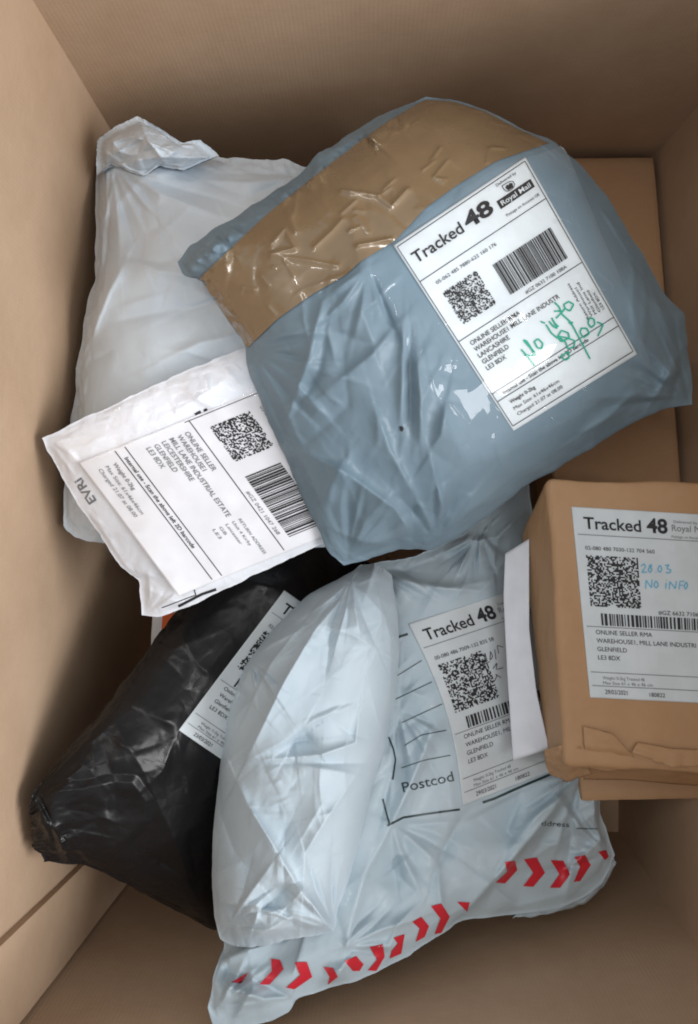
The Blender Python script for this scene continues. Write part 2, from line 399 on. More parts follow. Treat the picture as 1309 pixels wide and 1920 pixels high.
class Print:
    """flat print in label millimetres (x right, y down) or in photo px (quad None)"""
    def __init__(s, quad=None, size=(100, 150), bow=(0, 0)):
        s.q = None if quad is None else np.array(quad, float); s.size = size; s.bow = np.array(bow, float); s.V = []; s.F = []; s.n = 0
    def add(s, V, Fc):
        s.V.append(np.asarray(V, float)); s.F += [tuple(i+s.n for i in f) for f in Fc]; s.n += len(V)
    def text(s, x, y, body, h, w=None, bold=0.0, dirx=(1, 0), diry=None, track=1.0):
        V, Fc = text_geo(body, bold)
        if len(V) == 0: return
        k = h/.73; V = V*k
        x0 = V[:, 0].min(); wd = V[:, 0].max()-x0; sx = (w/wd) if w else track
        dx = np.array(dirx, float)/np.hypot(*dirx); dy = np.array([-dx[1], dx[0]]) if diry is None else np.array(diry, float)
        s.add(np.array([x, y])+(V[:, :1]-x0)*sx*dx-V[:, 1:]*dy, Fc)
    def ribbon(s, pts, w, step=3.0):
        pts = np.array(pts, float); L = np.r_[0, np.cumsum(np.linalg.norm(np.diff(pts, axis=0), axis=1))]
        n = max(2, int(L[-1]/step)+1); t = np.linspace(0, L[-1], n)
        c = np.stack([np.interp(t, L, pts[:, 0]), np.interp(t, L, pts[:, 1])], -1)
        if n > 4:
            for _ in range(1): c[1:-1] = .25*c[:-2]+.5*c[1:-1]+.25*c[2:]
        d = np.gradient(c, axis=0); d /= np.linalg.norm(d, axis=1)[:, None]+1e-9; nn = np.stack([-d[:, 1], d[:, 0]], -1)*w/2
        V = np.empty((2*n, 2)); V[::2] = c+nn; V[1::2] = c-nn
        s.add(V, [(2*i, 2*i+2, 2*i+3, 2*i+1) for i in range(n-1)])
    def rect(s, x0, y0, x1, y1, nx=1, ny=1):
        xs = np.linspace(x0, x1, nx+1); ys = np.linspace(y0, y1, ny+1)
        V = [(x, y) for x in xs for y in ys]; m = ny+1
        s.add(V, [(i*m+j, i*m+j+1, (i+1)*m+j+1, (i+1)*m+j) for i in range(nx) for j in range(ny)])
    def poly(s, pts, cuts=3):
        bm = bmesh.new(); vs = [bm.verts.new((x, y, 0)) for x, y in pts]; bm.faces.new(vs); bm.normal_update()
        bmesh.ops.triangulate(bm, faces=bm.faces[:]); bmesh.ops.subdivide_edges(bm, edges=bm.edges[:], cuts=cuts, use_grid_fill=True)
        bmesh.ops.triangulate(bm, faces=bm.faces[:]); bm.verts.index_update()
        s.add([v.co[:2] for v in bm.verts], [[v.index for v in f.verts] for f in bm.faces]); bm.free()
    def speckle(s, x, y, w, n, seed):
        """random black and white grain, no code in it"""
        rng = np.random.RandomState(seed); c = w/n
        G = rng.rand(n, n) < .52; G[n//2, ::2] |= True
        for j in range(n):
            i = 0
            while i < n:
                if G[i, j]:
                    k = i
                    while k < n and G[k, j] and k-i < 6: k += 1
                    s.rect(x+i*c, y+j*c, x+k*c, y+(j+1)*c); i = k
                else: i += 1
    def bars(s, x, y, w, h, seed, ny=5):
        rng = np.random.RandomState(seed); p = 0; u = w/110
        while p < w-4*u:
            a = rng.choice([1, 1, 2, 2, 3])*u; s.rect(x+p, y, x+min(p+a, w), y+h, 1, ny); p += a+rng.choice([1, 1, 1.5, 2])*u
    def px(s):
        V = np.concatenate(s.V)
        return V if s.q is None else lab_px(s.q, s.size, s.bow, V)
    def build(s, name, mat, parent, bvh, eps):
        V = drop(bvh, s.px(), eps); o = mesh_obj(name, V, s.F, mat, parent, smooth=True)
        me = o.data
        bm = bmesh.new(); bm.from_mesh(me)
        for f in bm.faces:
            if f.normal.z < 0: f.normal_flip()
        bm.to_mesh(me); bm.free()
        return o

class Blocks:
    """the separate blocks of print on one label, each its own piece"""
    def __init__(s, *a): s.a = a; s.d = {}
    def __call__(s, name, mat):
        if name not in s.d: s.d[name] = (Print(*s.a), mat)
        return s.d[name][0]
    def build(s, lab, lb):
        for k, (name, (p, m)) in enumerate(s.d.items()): p.build(name.split('#')[0], m, lab, lb, .0004+.00001*k)

def lab_px(q, size, bow, V):
    a = (V[:, 0]/size[0])[:, None]; b = (V[:, 1]/size[1])[:, None]
    return (1-a)*(1-b)*q[0]+a*(1-b)*q[1]+a*b*q[2]+(1-a)*b*q[3]+bow*np.sin(np.pi*np.clip(b, 0, 1))

def label_sheet(quad, size, bvh, mat, parent, eps=.0009, bow=(0, 0), n=(80, 120), lift=None, name='address_label'):
    nu, nv = n
    g = np.stack(np.meshgrid(np.linspace(0, size[0], nu), np.linspace(0, size[1], nv), indexing='ij'), -1).reshape(-1, 2)
    px = lab_px(np.array(quad, float), size, np.array(bow, float), g)
    V = drop(bvh, px, eps)
    if lift is not None: V[:, 2] += lift(g[:, 0]/size[0], g[:, 1]/size[1])
    Fc = flipup(V, grid_faces(nu, nv))
    # paper edge: a hair-thin rim turned down to the surface
    G = np.arange(nu*nv).reshape(nu, nv); rim = np.r_[G[:, 0], G[-1, 1:], G[-2::-1, -1], G[0, -2:0:-1]]
    low = V[rim].copy(); low[:, 2] -= eps*.9; k = len(rim); off = len(V)
    skirt = [(rim[i], rim[(i+1) % k], off+(i+1) % k, off+i) for i in range(k)]
    o = mesh_obj(name, np.concatenate([V, low]), list(map(tuple, Fc))+skirt, mat, parent)
    return o, bvh_of(V, Fc)

def sharp(n): return lambda t: (1-np.abs(2*t-1)**n)

# ================================================================== the carton that holds everything
def panel(name, q, th, mat, parent, bow=.0, n=24, out=None):
    """board from four corner points (metres), bowed, with thickness th away from the box centre"""
    q = np.array(q, float); s = np.linspace(0, 1, n)[:, None, None]; t = np.linspace(0, 1, n)[None, :, None]
    G = (1-s)*(1-t)*q[0]+s*(1-t)*q[1]+s*t*q[2]+(1-s)*t*q[3]
    nr = np.cross(q[1]-q[0], q[3]-q[0]); nr /= np.linalg.norm(nr)
    c = G.mean((0, 1)); 
    if np.dot(nr, c-np.array([0, 0, .25])) < 0: nr = -nr
    if out is not None: nr = np.array(out, float)
    wob = fbm(s[..., 0]*2+np.abs(q[0, 0])*9, t[..., 0]*2, 77, 2)[..., None]*.0016
    G = G+nr*(bow*np.sin(np.pi*s)*np.sin(np.pi*t*.9+.15)+wob)
    A = G.reshape(-1, 3); B = A+nr*th; k = len(A); f1 = grid_faces(n, n); f2 = grid_faces(n, n, k, True)
    I = np.arange(n*n).reshape(n, n); rim = np.r_[I[:, 0], I[-1, 1:], I[-2::-1, -1], I[0, -2:0:-1]]
    sk = [(rim[i], rim[i-1], rim[i-1]+k, rim[i]+k) for i in range(len(rim))]
    o = mesh_obj(name, np.concatenate([A, B]), [tuple(f) for f in f1]+[tuple(f) for f in f2]+sk, mat, parent)
    bm = bmesh.new(); bm.from_mesh(o.data); bmesh.ops.recalc_face_normals(bm, faces=bm.faces); bm.to_mesh(o.data); bm.free()
    es = o.modifiers.new('edge', 'EDGE_SPLIT'); es.split_angle = R(50)
    return o, G

WT = DEP-.39
bTL, bTR, bBR, bBL = [P(np.array(p)) for p in ((285, 375, 0), (1160, 370, 0), (1158, 1560, 0), (300, 1578, 0))]
tTL, tTR, tBR, tBL = [P(np.array(p)) for p in ((-136, -327, WT), (1781, -338, WT), (1640, 2256, WT), (-250, 2295, WT))]
box = thing('cardboard_box', 'large open brown cardboard box that holds all the parcels', 'box')
gap = .0015
def pull(a, b, g=gap): return a+(b-a)/np.linalg.norm(b-a)*g
panel('side_panel', [bTL, bBL, tBL, tTL], .006, M_CARD_Y, box, bow=.004)
panel('side_panel', [bTR, bBR, tBR, tTR], .006, M_CARD_Y, box, bow=.004)
panel('end_panel', [pull(bTL, bTR, -.005), pull(bTR, bTL, -.005), pull(tTR, tTL, -.005), pull(tTL, tTR, -.005)], .006, M_CARD_X, box, bow=.006)
panel('end_panel', [pull(bBL, bBR, -.005), pull(bBR, bBL, -.005), pull(tBR, tBL, -.005), pull(tBL, tBR, -.005)], .006, M_CARD_X, box, bow=.004)
mT, mB = (bTL+bTR)/2, (bBL+bBR)/2
panel('bottom_flap', [bTL+[-.004, .004, .002], mT+[-.0008, .004, .002], mB+[-.0008, -.004, .002], bBL+[-.004, -.004, .002]], .005, M_CARD_Y, box, out=(0, 0, -1), n=8)
panel('bottom_flap', [mT+[.0008, .004, .002], bTR+[.004, .004, .002], bBR+[.004, -.004, .002], mB+[.0008, -.004, .002]], .005, M_CARD_Y, box, out=(0, 0, -1), n=8)
mL, mR = (bTL+bBL)/2, (bTR+bBR)/2
panel('bottom_flap', [bTL+[-.004, .004, -.0045], bTR+[.004, .004, -.0045], mR+[.004, .0005, -.0045], mL+[-.004, .0005, -.0045]], .005, M_CARD_X, box, out=(0, 0, -1), n=8)
panel('bottom_flap', [mL+[-.004, -.0005, -.0045], mR+[.004, -.0005, -.0045], bBR+[.004, -.004, -.0045], bBL+[-.004, -.004, -.0045]], .005, M_CARD_X, box, out=(0, 0, -1), n=8)
# glued joint tab down the corner of the left side panel, 2 mm proud
def lw(s, t): return (1-s)*(1-t)*bTL+s*(1-t)*bBL+s*t*tBL+(1-s)*t*tTL
inw = np.array([.0028, 0, 0])
panel('joint_tab', [lw(.915, .01)+inw, lw(.992, .01)+inw, lw(.994, .995)+inw, lw(.885, .995)+inw], .0065, M_CARD_Y, box, n=12)

# ================================================================== solid parcels
def rounded_hex(name, c8, mat, parent, r=.08, n=14, noise=.0008, seed=3, nf=30):
    """c8: top four corners then bottom four, metres. Rounded block following those corners."""
    c8 = np.array(c8, float); bm = bmesh.new(); bmesh.ops.create_cube(bm, size=2)
    bmesh.ops.subdivide_edges(bm, edges=bm.edges[:], cuts=n, use_grid_fill=True)
    V = np.array([v.co[:] for v in bm.verts])
    ext = np.array([np.linalg.norm(c8[1]-c8[0]), np.linalg.norm(c8[3]-c8[0]), np.linalg.norm(c8[4]-c8[0])])/2
    V = np.sign(V)*(1-(1-np.abs(V))**1.7)
    Q = V*ext; inner = np.clip(Q, -(ext-r), ext-r); d = Q-inner; L = np.linalg.norm(d, axis=1)[:, None]+1e-9
    mx = np.abs(d).max(1)[:, None]
    Q = inner+d/L*mx; V2 = Q/ext
    a, b, z = (V2[:, :1]+1)/2, (1-V2[:, 1:2])/2, (V2[:, 2:]+1)/2
    bil = lambda q: (1-a)*(1-b)*q[0]+a*(1-b)*q[1]+a*b*q[2]+(1-a)*b*q[3]
    X = bil(c8[4:])*(1-z)+bil(c8[:4])*z
    k = noise*fbm(X[:, 0]*nf+X[:, 2]*nf, X[:, 1]*nf-X[:, 2]*nf*.7, seed, 4)
    X += (d/L)*k[:, None]
    for v, x in zip(bm.verts, X): v.co = x
    bmesh.ops.recalc_face_normals(bm, faces=bm.faces); bm.normal_update()
    V = [tuple(v.co) for v in bm.verts]; bm.verts.index_update(); Fc = [[v.index for v in f.verts] for f in bm.faces]; bm.free()
    return mesh_obj(name, V, Fc, mat, parent), bvh_of(V, Fc)

# long plain carton leaning along the right panel
lc = thing('long_carton', 'long plain brown cardboard carton lying under the brown paper parcel', 'carton')
ct = [P(np.array(p)) for p in ((985, 296, .108), (1229, 292, .112), (1328, 1500, .225), (1090, 1506, .222))]
cb = [p+np.array([.0, 0, -.075]) for p in ct]; cb = [np.array([p[0], p[1], max(p[2], .006)]) for p in cb]
rounded_hex('carton_body', ct+cb, M_CARTON, lc, r=.004, noise=.0006, seed=21, nf=12)

def ragged(name, sides, n, bump, mat, parent, seed, amp=.0012, torn=None):
    S = coons(*sides, *n); u = np.linspace(0, 1, n[0])[:, None]*np.ones((1, n[1])); v = np.linspace(0, 1, n[1])[None]*np.ones((n[0], 1))
    S[..., 2] += bump(u, v)
    if torn is not None: S[:, -1, 1] += torn*fbm(u[:, -1]*14, u[:, -1]*3, seed, 4); S[:, -2, 1] += .4*torn*fbm(u[:, -1]*14, u[:, -1]*3, seed, 4)
    X = P(S); X[..., 2] += amp*fbm(u*5, v*5, seed+3, 4)
    V = X.reshape(-1, 3); Fc = flipup(V, grid_faces(*n))
    o = mesh_obj(name, V, Fc, mat, parent); so = o.modifiers.new('thickness', 'SOLIDIFY'); so.thickness = .0005; so.offset = -1
    return o, bvh_of(V, Fc)
def overlay(name, sides, n, bvh, mat, parent, eps, seed, amp, freq, creases=(), smooth=10):
    S = coons(*[[(x, y, 0) for x, y in s] for s in sides], *n)[..., :2]; u = np.linspace(0, 1, n[0])[:, None]*np.ones((1, n[1])); v = np.linspace(0, 1, n[1])[None]*np.ones((n[0], 1))
    X = drop(bvh, S.reshape(-1, 2), eps).reshape(*n, 3)
    Z = X.copy()
    for _ in range(smooth):
        B = Z.copy(); B[1:-1, 1:-1] = (Z[:-2, 1:-1]+Z[2:, 1:-1]+Z[1:-1, :-2]+Z[1:-1, 2:])/4; Z = B
    X[..., 2] = np.maximum(X[..., 2], Z[..., 2])
    e = np.clip(np.minimum(np.minimum(u, 1-u)*n[0], np.minimum(v, 1-v)*n[1])/3, 0, 1)
    w = np.abs(fbm(u*freq[0], v*freq[1], seed, 3)); w2 = fbm(u*freq[0]*.6+9, v*freq[1]*.6, seed+9, 2)
    X[..., 2] += e*amp*np.clip(.55-w, 0, 1)**1.5*np.clip(w2+.25, 0, 1)*2
    for pl, wd, a in creases: X[..., 2] += e*a*np.exp(-(seg_dist(S, pl)/wd)**1.2)
    V = X.reshape(-1, 3); Fc = flipup(V, grid_faces(*n))
    return mesh_obj(name, V, Fc, mat, parent), bvh_of(V, Fc)

# ------------------------------------------------------------------ label layouts
def layout_boxed(quad, parent, bvh, mat, addr, hand=None, seed=1, side=True, eps=.0009, bow=(0, 0), lift=None, logo=True, foot=True, frame=True):
    lab, lb = label_sheet(quad, (100, 150), bvh, mat, parent, eps, bow, lift=lift)
    K = Blocks(quad, (100, 150), bow); fine = M_INK if side else M_INKG
    for y in (2.2, 30.5, 79, 121, 127.5, 147)[(0 if frame else 1):(6 if frame else 5)]: K('ruled_line_print#%s' % y, M_INK).ribbon([(1.5, y), (98.5, y)], .55)
    if frame: K('ruled_line_print#l', M_INK).ribbon([(1.5, 2.2), (1.5, 147)], .45); K('ruled_line_print#r', M_INK).ribbon([(98.5, 2.2), (98.5, 147)], .45)
    else: K('ruled_line_print#l', M_INK).ribbon([(1.5, 2.2), (1.5, 82)], .45)
    t = K('service_lettering', M_INK); t.text(6, 19, 'Tracked', 8.4, w=37, bold=.012); t.text(45.5, 19, '48', 10.5, w=20.5, bold=.03)
    if logo:
        K('carrier_lettering', fine).text(75, 6, 'Delivered by', 2.0, w=15)
        K('crown_logo', M_INK).ribbon([(78, 7.5), (86, 7.5), (86, 13), (78, 13), (78, 7.5)], .45)
        K('crown_logo', M_INK).poly([(79.3, 9.8), (80.8, 8.6), (82, 9.4), (83.2, 8.6), (84.7, 9.8), (83.9, 12.3), (80.1, 12.3)], 1)
        bar = Print(quad, (100, 150), bow); bar.rect(70, 14, 96, 20, 8, 2); bar.build('logo', M_INK, lab, lb, .00035)
        wh = Print(quad, (100, 150), bow); wh.text(72, 18.6, 'Royal Mail', 3.4, w=22, bold=.012); wh.build('logo_lettering', mat, lab, lb, .0007)
        K('postage_lettering', fine).text(71, 26.5, 'Postage on Account GB', 2.0, w=25)
    K('number_lettering', fine).text(10, 38.5, ('05-062 485 7880-622 160 176' if side else '05-071 390 7712-604 338 120'), 2.5, w=46)
    K('square_code_print', M_INK).speckle(10, 45, 26, 34, seed); K('barcode_print', M_INK).bars(47, 48, 46.5, 23.5, seed+5)
    K('barcode_lettering', fine).text(56, 76.8, ('#GZ 0632 7100 108A' if side else '#GZ 0421 1047 268'), 2.5, w=32)
    for k, t in enumerate(addr): K('address_lettering', fine).text(7.5, 86+k*5.0, t, 3.3, track=.92, bold=.006)
    K('notice_lettering', M_INK).text(8, 125.6, 'Internal use - Scan the above left 2D barcode', 2.6, w=68, bold=.014)
    if foot:
        K('weight_lettering', M_INK if side else M_INKG).text(8.5, 133.5, 'Weight 0-2kg', 2.6, w=20, bold=.012)
        K('size_lettering', fine).text(8.5, 138.5, 'Max Size: 61x46x46cm', 2.5, w=36); K('size_lettering', fine).text(8.5, 143, 'Charged 21.07 at 08.00', 2.5, w=36)
    for k in range(5):
        t = K('return_address_lettering', fine)
        if side: t.text(84+k*3.0, 113, ('Return Address', 'Warehouse1', 'Mill Lane Ind', 'Glenfield', 'LE3 8DX')[k], 1.9, dirx=(0, -1), diry=(1, 0), w=(27, 22, 24, 16, 13)[k])
        else: t.text(70, 91+k*4.3, ('RETURN ADDRESS', 'Unit 4 Kirby', 'Leicester', 'GB', 'LE3')[k], 2.0, w=(26, 18, 15, 6, 7)[k])
    K.build(lab, lb)
    return lab, lb

def layout_plain(quad, parent, bvh, mat, addr, seed=1, eps=.0009, bow=(0, 0), lift=None, num='02-080 480 7030-122 704 560', gz='#GZ 6632 7106 5B', date='29/03/2021', part=False):
    lab, lb = label_sheet(quad, (100, 140), bvh, mat, parent, eps, bow, lift=lift)
    K = Blocks(quad, (100, 140), bow)
    t = K('service_lettering', M_INK); t.text(7.5, 15.5, 'Tracked', 9.0, w=41, bold=.016); t.text(52.5, 15.5, '48', 10.8, w=15, bold=.028)
    t = K('carrier_lettering', M_INKG); t.text(72, 7.5, 'Delivered by', 2.2, w=17); t.text(70.5, 13.5, 'Royal Mail', 5.0, w=26); t.text(70, 18.5, 'Postage on Account GB', 2.0, w=26)
    for y in (20, 87.5, 121, 131): K('ruled_line_print#%s' % y, M_INKG).ribbon([(2.5, y), (97.5, y)], .5)
    K('number_lettering', M_INK).text(7, 31, num, 2.9, w=50)
    K('square_code_print', M_INK).speckle(7, 35, 37.5, 36, seed)
    K('barcode_lettering', M_INK).text(57, 76, gz, 3.2, w=36)
    K('barcode_print', M_INK).bars(14, 77.5, 78, 8.8, seed+3, 3)
    for k, t in enumerate(addr): K('address_lettering', M_INK).text(9, 93+k*6.2, t, 3.4, track=.98)
    t = K('size_lettering', M_INKG); t.text(11, 126, 'Weight: 0-2kg Tracked 48', 2.4, w=32); t.text(11, 129.7, 'Max Size 61 x 46 x 46 cm', 2.4, w=38)
    K('date_lettering', M_INK).text(12, 136.8, date, 3.4, w=17); K('batch_lettering', M_INK).text(46, 137.2, '180822', 3.2, w=12)
    K('return_address_lettering', M_INKG).text(88, 119, 'Return Address', 2.2, dirx=(0, -1), diry=(1, 0), w=24)
    K.build(lab, lb)
    return lab, lb

# ================================================================== white bag in the upper left corner
def zz(org, s, pts): return [(org[0]+x/s, org[1]+y/s) for x, y in pts]
wb = thing('poly_bag', 'full white plastic mailing bag pushed into the box corner under the small white packet', 'mailing bag')
zw = lambda *a: zz((130, 180), 1.954, a)
sides = ([(186, 268, .185), (230, 250, .20), (300, 262, .215), (360, 285, .22), (410, 292, .225), (470, 300, .235), (530, 300, .235), (640, 330, .225)],
         [(640, 330, .225), (650, 500, .23), (650, 700, .235), (640, 860, .235), (610, 1025, .225)],
         [(119, 985, .262), (140, 1006, .262), (175, 1016, .26), (260, 1024, .25), (400, 1040, .235), (610, 1025, .225)],
         [(186, 268, .185), (178, 320, .20), (180, 420, .225), (177, 520, .238), (160, 600, .243), (145, 690, .247), (138, 770, .252), (124, 860, .258), (117, 930, .262), (119, 985, .262)])
def b_white(u, v, S): return .048*(np.clip(1-np.abs(2*u-1)**3.2, 0, 1)**.75)*(np.clip(1-np.abs(2*v-1)**3.0, 0, 1)**.75)
cr = [(zw((100, 300), (230, 220), (380, 190)), 14, .005), (zw((150, 420), (260, 300), (480, 240)), 16, .003), (zw((100, 560), (330, 610), (480, 560)), 16, -.003),
      (zw((200, 610), (140, 720), (70, 900)), 12, .005), (zw((240, 600), (330, 640), (480, 660)), 16, .003),
      (zw((130, 830), (330, 790), (500, 760)), 20, -.003), (zw((330, 970), (480, 900), (620, 870)), 13, .004), (zw((480, 300), (620, 355)), 12, -.003),
      (zw((150, 330), (130, 430), (95, 480)), 9, .004)]
cr += fan((205, 300), 20, 95, 9, 260, 8, .004, 1)+fan((130, 960), -80, 10, 7, 160, 7, .003, 2)+fan((560, 330), 110, 190, 7, 200, 8, .003, 3)
film('bag_body', sides, (110, 140), b_white, M_WHITE, wb, 5, excess=(.002, .002), creases=cr, seed_amp=.003, seed_freq=(3, 4), thick=.12, sag=.012, iters=20, rnd=[(30, 20, 50, (60, 220), (9, 18), (.0018, .005)), (110, 30, 60, (20, 70), (3, 6), (.0004, .0014))], edge_noise=.0008, ca=2.2)
# crumpled mouth of that bag, tucked over the corner
sides = ([(184, 262, .226), (212, 240, .236), (258, 217, .242), (300, 240, .248)],
         [(300, 240, .248), (340, 268, .252), (376, 262, .252), (411, 292, .246)],
         [(181, 335, .222), (205, 312, .234), (235, 322, .24), (270, 334, .246), (300, 312, .252), (345, 322, .252), (380, 304, .25), (411, 292, .246)],
         [(184, 262, .226), (181, 290, .226), (181, 330, .224)])
film('folded_mouth', sides, (54, 40), lambda u, v, S: .022*sharp(2)(u)*sharp(2)(v), M_WHITE, wb, 15, excess=(.015, .015), rnd=[(22, 10, 60, (30, 110), (5, 10), (.003, .008))], cw=1.1, ca=1.9,
     creases=[([(195, 265), (250, 250), (320, 280)], 10, .007), ([(215, 300), (300, 290), (400, 292)], 9, .006), ([(258, 222), (275, 260), (310, 305)], 8, .006), ([(190, 310), (260, 285)], 7, -.006)],
     seed_amp=.003, seed_freq=(3, 3), thick=.02, iters=30, sag=.012, inset=4, edge_noise=.0003)

# ================================================================== small flat packet with address label
pk = thing('packet', 'small thin glossy white packet with a crooked address label lying over the white bag', 'packet')
sides = ([(79, 822, .302), (150, 788, .305), (240, 745, .309), (350, 695, .31), (450, 655, .308), (560, 612, .298)],
         [(560, 612, .298), (640, 740, .296), (690, 860, .29), (690, 960, .285)],
         [(268, 1153, .286), (300, 1156, .288), (350, 1140, .29), (430, 1102, .291), (480, 1076, .291), (560, 1040, .29), (620, 1012, .288), (690, 960, .285)],
         [(79, 822, .302), (112, 890, .301), (150, 950, .299), (196, 1018, .296), (225, 1062, .293), (246, 1079, .291), (262, 1086, .289), (264, 1120, .287), (268, 1153, .286)])
def b_pack(u, v, S): return .011*(np.clip(1-np.abs(2*u-1)**4, 0, 1))*(np.clip(1-np.abs(2*v-1)**4, 0, 1))
PKQ = [(579, 693), (756, 946), (338, 1116), (148, 868)]
zp = lambda *a: zz((60, 640), 2.2569, a)
cr = [(zp((100, 470), (230, 440), (330, 380)), 9, .002), (zp((600, 300), (700, 240), (820, 160)), 9, .004), (zp((640, 200), (720, 260), (790, 290)), 8, .003), (zp((740, 140), (760, 230), (800, 270)), 7, .003), (zp((820, 110), (880, 190)), 7, .003),
      (zp((150, 640), (280, 770), (430, 1000)), 10, .003), (zp((470, 1040), (560, 1080), (700, 1130)), 9, .003), (zp((490, 1160), (700, 1090), (900, 1000)), 9, .003),
      (zp((320, 500), (430, 430), (560, 360)), 9, .002)]
cr += fan((275, 1150), -110, -20, 6, 80, 4, .0016, 20)+fan((85, 822), -20, 60, 6, 90, 4, .0014, 21)
pkb, pkv, _ = film('packet_body', sides, (130, 106), b_pack, M_PACK, pk, 25, excess=(.004, .004), creases=cr, seed_amp=.001, seed_freq=(6, 5), thick=.010, sag=.004, iters=8, rnd=[(30, 60, 40, (30, 90), (5, 9), (.0008, .0022)), (90, 60, 50, (14, 40), (2, 4), (.0003, .0009))], cw=.9, ca=1.0,
     flat=[[(590, 720), (720, 940), (345, 1095), (165, 880)]], edge_noise=.0005)
layout_boxed(PKQ, pk, pkv, M_LABEL2, ['ONLINE SELLER', 'WAREHOUSE1', 'MILL LANE INDUSTRIAL ESTATE', 'LEICESTERSHIRE', 'GLENFIELD', 'LE3 8DX'], seed=31, side=False, logo=False, eps=.0012, frame=False,
             lift=lambda a, b: .004*np.clip((b-.86)/.14, 0, 1)**2*np.clip((a-.35)/.65, 0, 1)+.0012*np.clip((b-.8)/.2, 0, 1)**2)
overlay('clear_tape', ([(100, 822), (200, 772), (300, 724), (380, 690), (452, 662), (500, 642)], [(500, 642), (500, 700), (500, 742)], [(140, 868), (230, 838), (318, 798), (380, 772), (450, 745), (500, 742)], [(100, 822), (120, 848), (140, 868)]), (110, 40), pkv, M_CLEAR, pk, .0028, 401, .003, (20, 7),
        creases=[(zp(*a), 3.5, b) for a, b in ((((700, 220), (760, 210), (790, 160)), .003), (((740, 140), (760, 230)), .003), (((600, 300), (680, 250)), .002), (((820, 110), (860, 180)), .003), (((700, 260), (800, 250)), .002))])
ev = Print(); ev.text(181, 938, 'EVRi', 17, w=52, bold=.02, dirx=(-.56, -.83), diry=None)
ev.V[-1] = ev.V[-1]; ev.build('lettering', M_INKG, pkb, pkv, .0004)
ed = Print(); ed.ribbon(zp((550, 1128), (690, 1075)), 1.6); ed.ribbon(zp((620, 1122), (720, 1070), (780, 1050)), 5); ed.ribbon(zp((685, 1045), (697, 1085)), 2)
ed.build('printed_marking', M_INK, pkb, pkv, .0004); ed = Print(); ed.ribbon(zp((690, 310), (715, 298)), 6); ed.ribbon(zp((728, 296), (742, 288)), 6)
ed.build('printed_marking', M_INK, pkb, pkv, .0004)

# ================================================================== sliver of a white and orange envelope
oe = thing('envelope', 'narrow white envelope with an orange stripe, mostly hidden under the small white packet', 'envelope')
q = [P(np.array(p)) for p in ((292, 1060, .205), (400, 1050, .205), (384, 1215, .198), (282, 1215, .195))]
ob, obv = rounded_hex('envelope_body', q+[p-np.array([0, 0, .006]) for p in q], M_ENV, oe, r=.002, n=8, noise=.0004)
os_ = Print(); os_.poly([(310, 1066), (330, 1066), (324, 1212), (301, 1212)], 6); os_.build('printed_stripe', M_ORANGE, ob, obv, .0004)

# ================================================================== black bag
bb = thing('poly_bag', 'shiny black plastic mailing bag with rolled end leaning against the box side', 'mailing bag')
zb = lambda *a: zz((0, 1100), 2.7422, a)
sides = ([(58, 1500, .318), (75, 1468, .315), (140, 1392, .30), (200, 1318, .285), (250, 1255, .272), (300, 1188, .258), (345, 1130, .245), (420, 1075, .235), (520, 1025, .215)],
         [(520, 1025, .215), (620, 1010, .185), (700, 1060, .16), (720, 1180, .15)],
         [(92, 1616, .300), (128, 1624, .295), (170, 1625, .285), (215, 1648, .27), (270, 1678, .255), (330, 1708, .235), (402, 1748, .215), (520, 1620, .18), (640, 1400, .16), (720, 1180, .15)],
         [(58, 1500, .318), (57, 1545, .315), (60, 1580, .31), (70, 1600, .306), (92, 1616, .300)])
def b_black(u, v, S):
    e = .045*np.clip(1-np.abs(2*v-1)**2.6, 0, 1)**.8*np.clip(u*3, 0, 1)**.8*np.clip((1-u)*6, 0, 1)
    # rolled end: the film steps up inside this outline
    m = poly_mask(S[..., :2], zb((150, 1080), (250, 1060), (430, 1040), (560, 1010), (680, 1010), (750, 1110), (735, 1200), (640, 1300), (520, 1370), (400, 1440), (200, 1440)), 16)
    return e+.0035*m
BLQ = [(533, 1107), (725, 1240), (527, 1500), (335, 1369)]
cr = [(zb((170, 1080), (240, 1200), (300, 1290), (370, 1430)), 8, .006), (zb((210, 1100), (260, 1220), (310, 1420)), 6, -.006), (zb((180, 1180), (220, 1230), (260, 1300)), 6, .005), (zb((500, 1180), (600, 1220)), 8, .002),
      (zb((760, 655), (900, 720), (940, 950)), 16, .004), (zb((640, 870), (840, 800)), 16, -.002), (zb((780, 1010), (840, 950), (900, 760)), 14, .004), (zb((1000, 780), (1100, 940)), 9, .004),
      (zb((700, 1380), (850, 1330), (980, 1250)), 16, .002), (zb((560, 1500), (800, 1400), (1050, 1550)), 18, -.003), (zb((330, 820), (640, 470), (760, 310)), 16, .004)]
cr += fan((70, 1600), -60, 10, 7, 110, 6, .002, 22)+fan((390, 1740), 180, 270, 6, 170, 9, .0025, 23)
blb, blv, _ = film('bag_body', sides, (160, 100), b_black, M_BLACK, bb, 41, excess=(.003, .004), creases=cr, seed_amp=.0015, seed_freq=(6, 4), thick=.07, sag=.008, iters=10, rnd=[(34, 60, 60, (40, 160), (7, 14), (.0008, .0024)), (75, 60, 60, (20, 70), (3, 5), (.0001, .0004))], cw=1.0, ca=.9,
     flat=[BLQ], edge_noise=.001, ex_fn=lambda u, v: 1+4*np.clip((.18-u)/.1, 0, 1))
layout_plain(BLQ, bb, blv, M_LABEL, ['Online Seller RMA', 'Warehouse1, Mill Lane', 'Glenfield', 'LE3 8DX'], seed=51, num='02-34 482 7031-118 220 410', gz='#GZ 6640 7011 9C', date='23/03/2021')

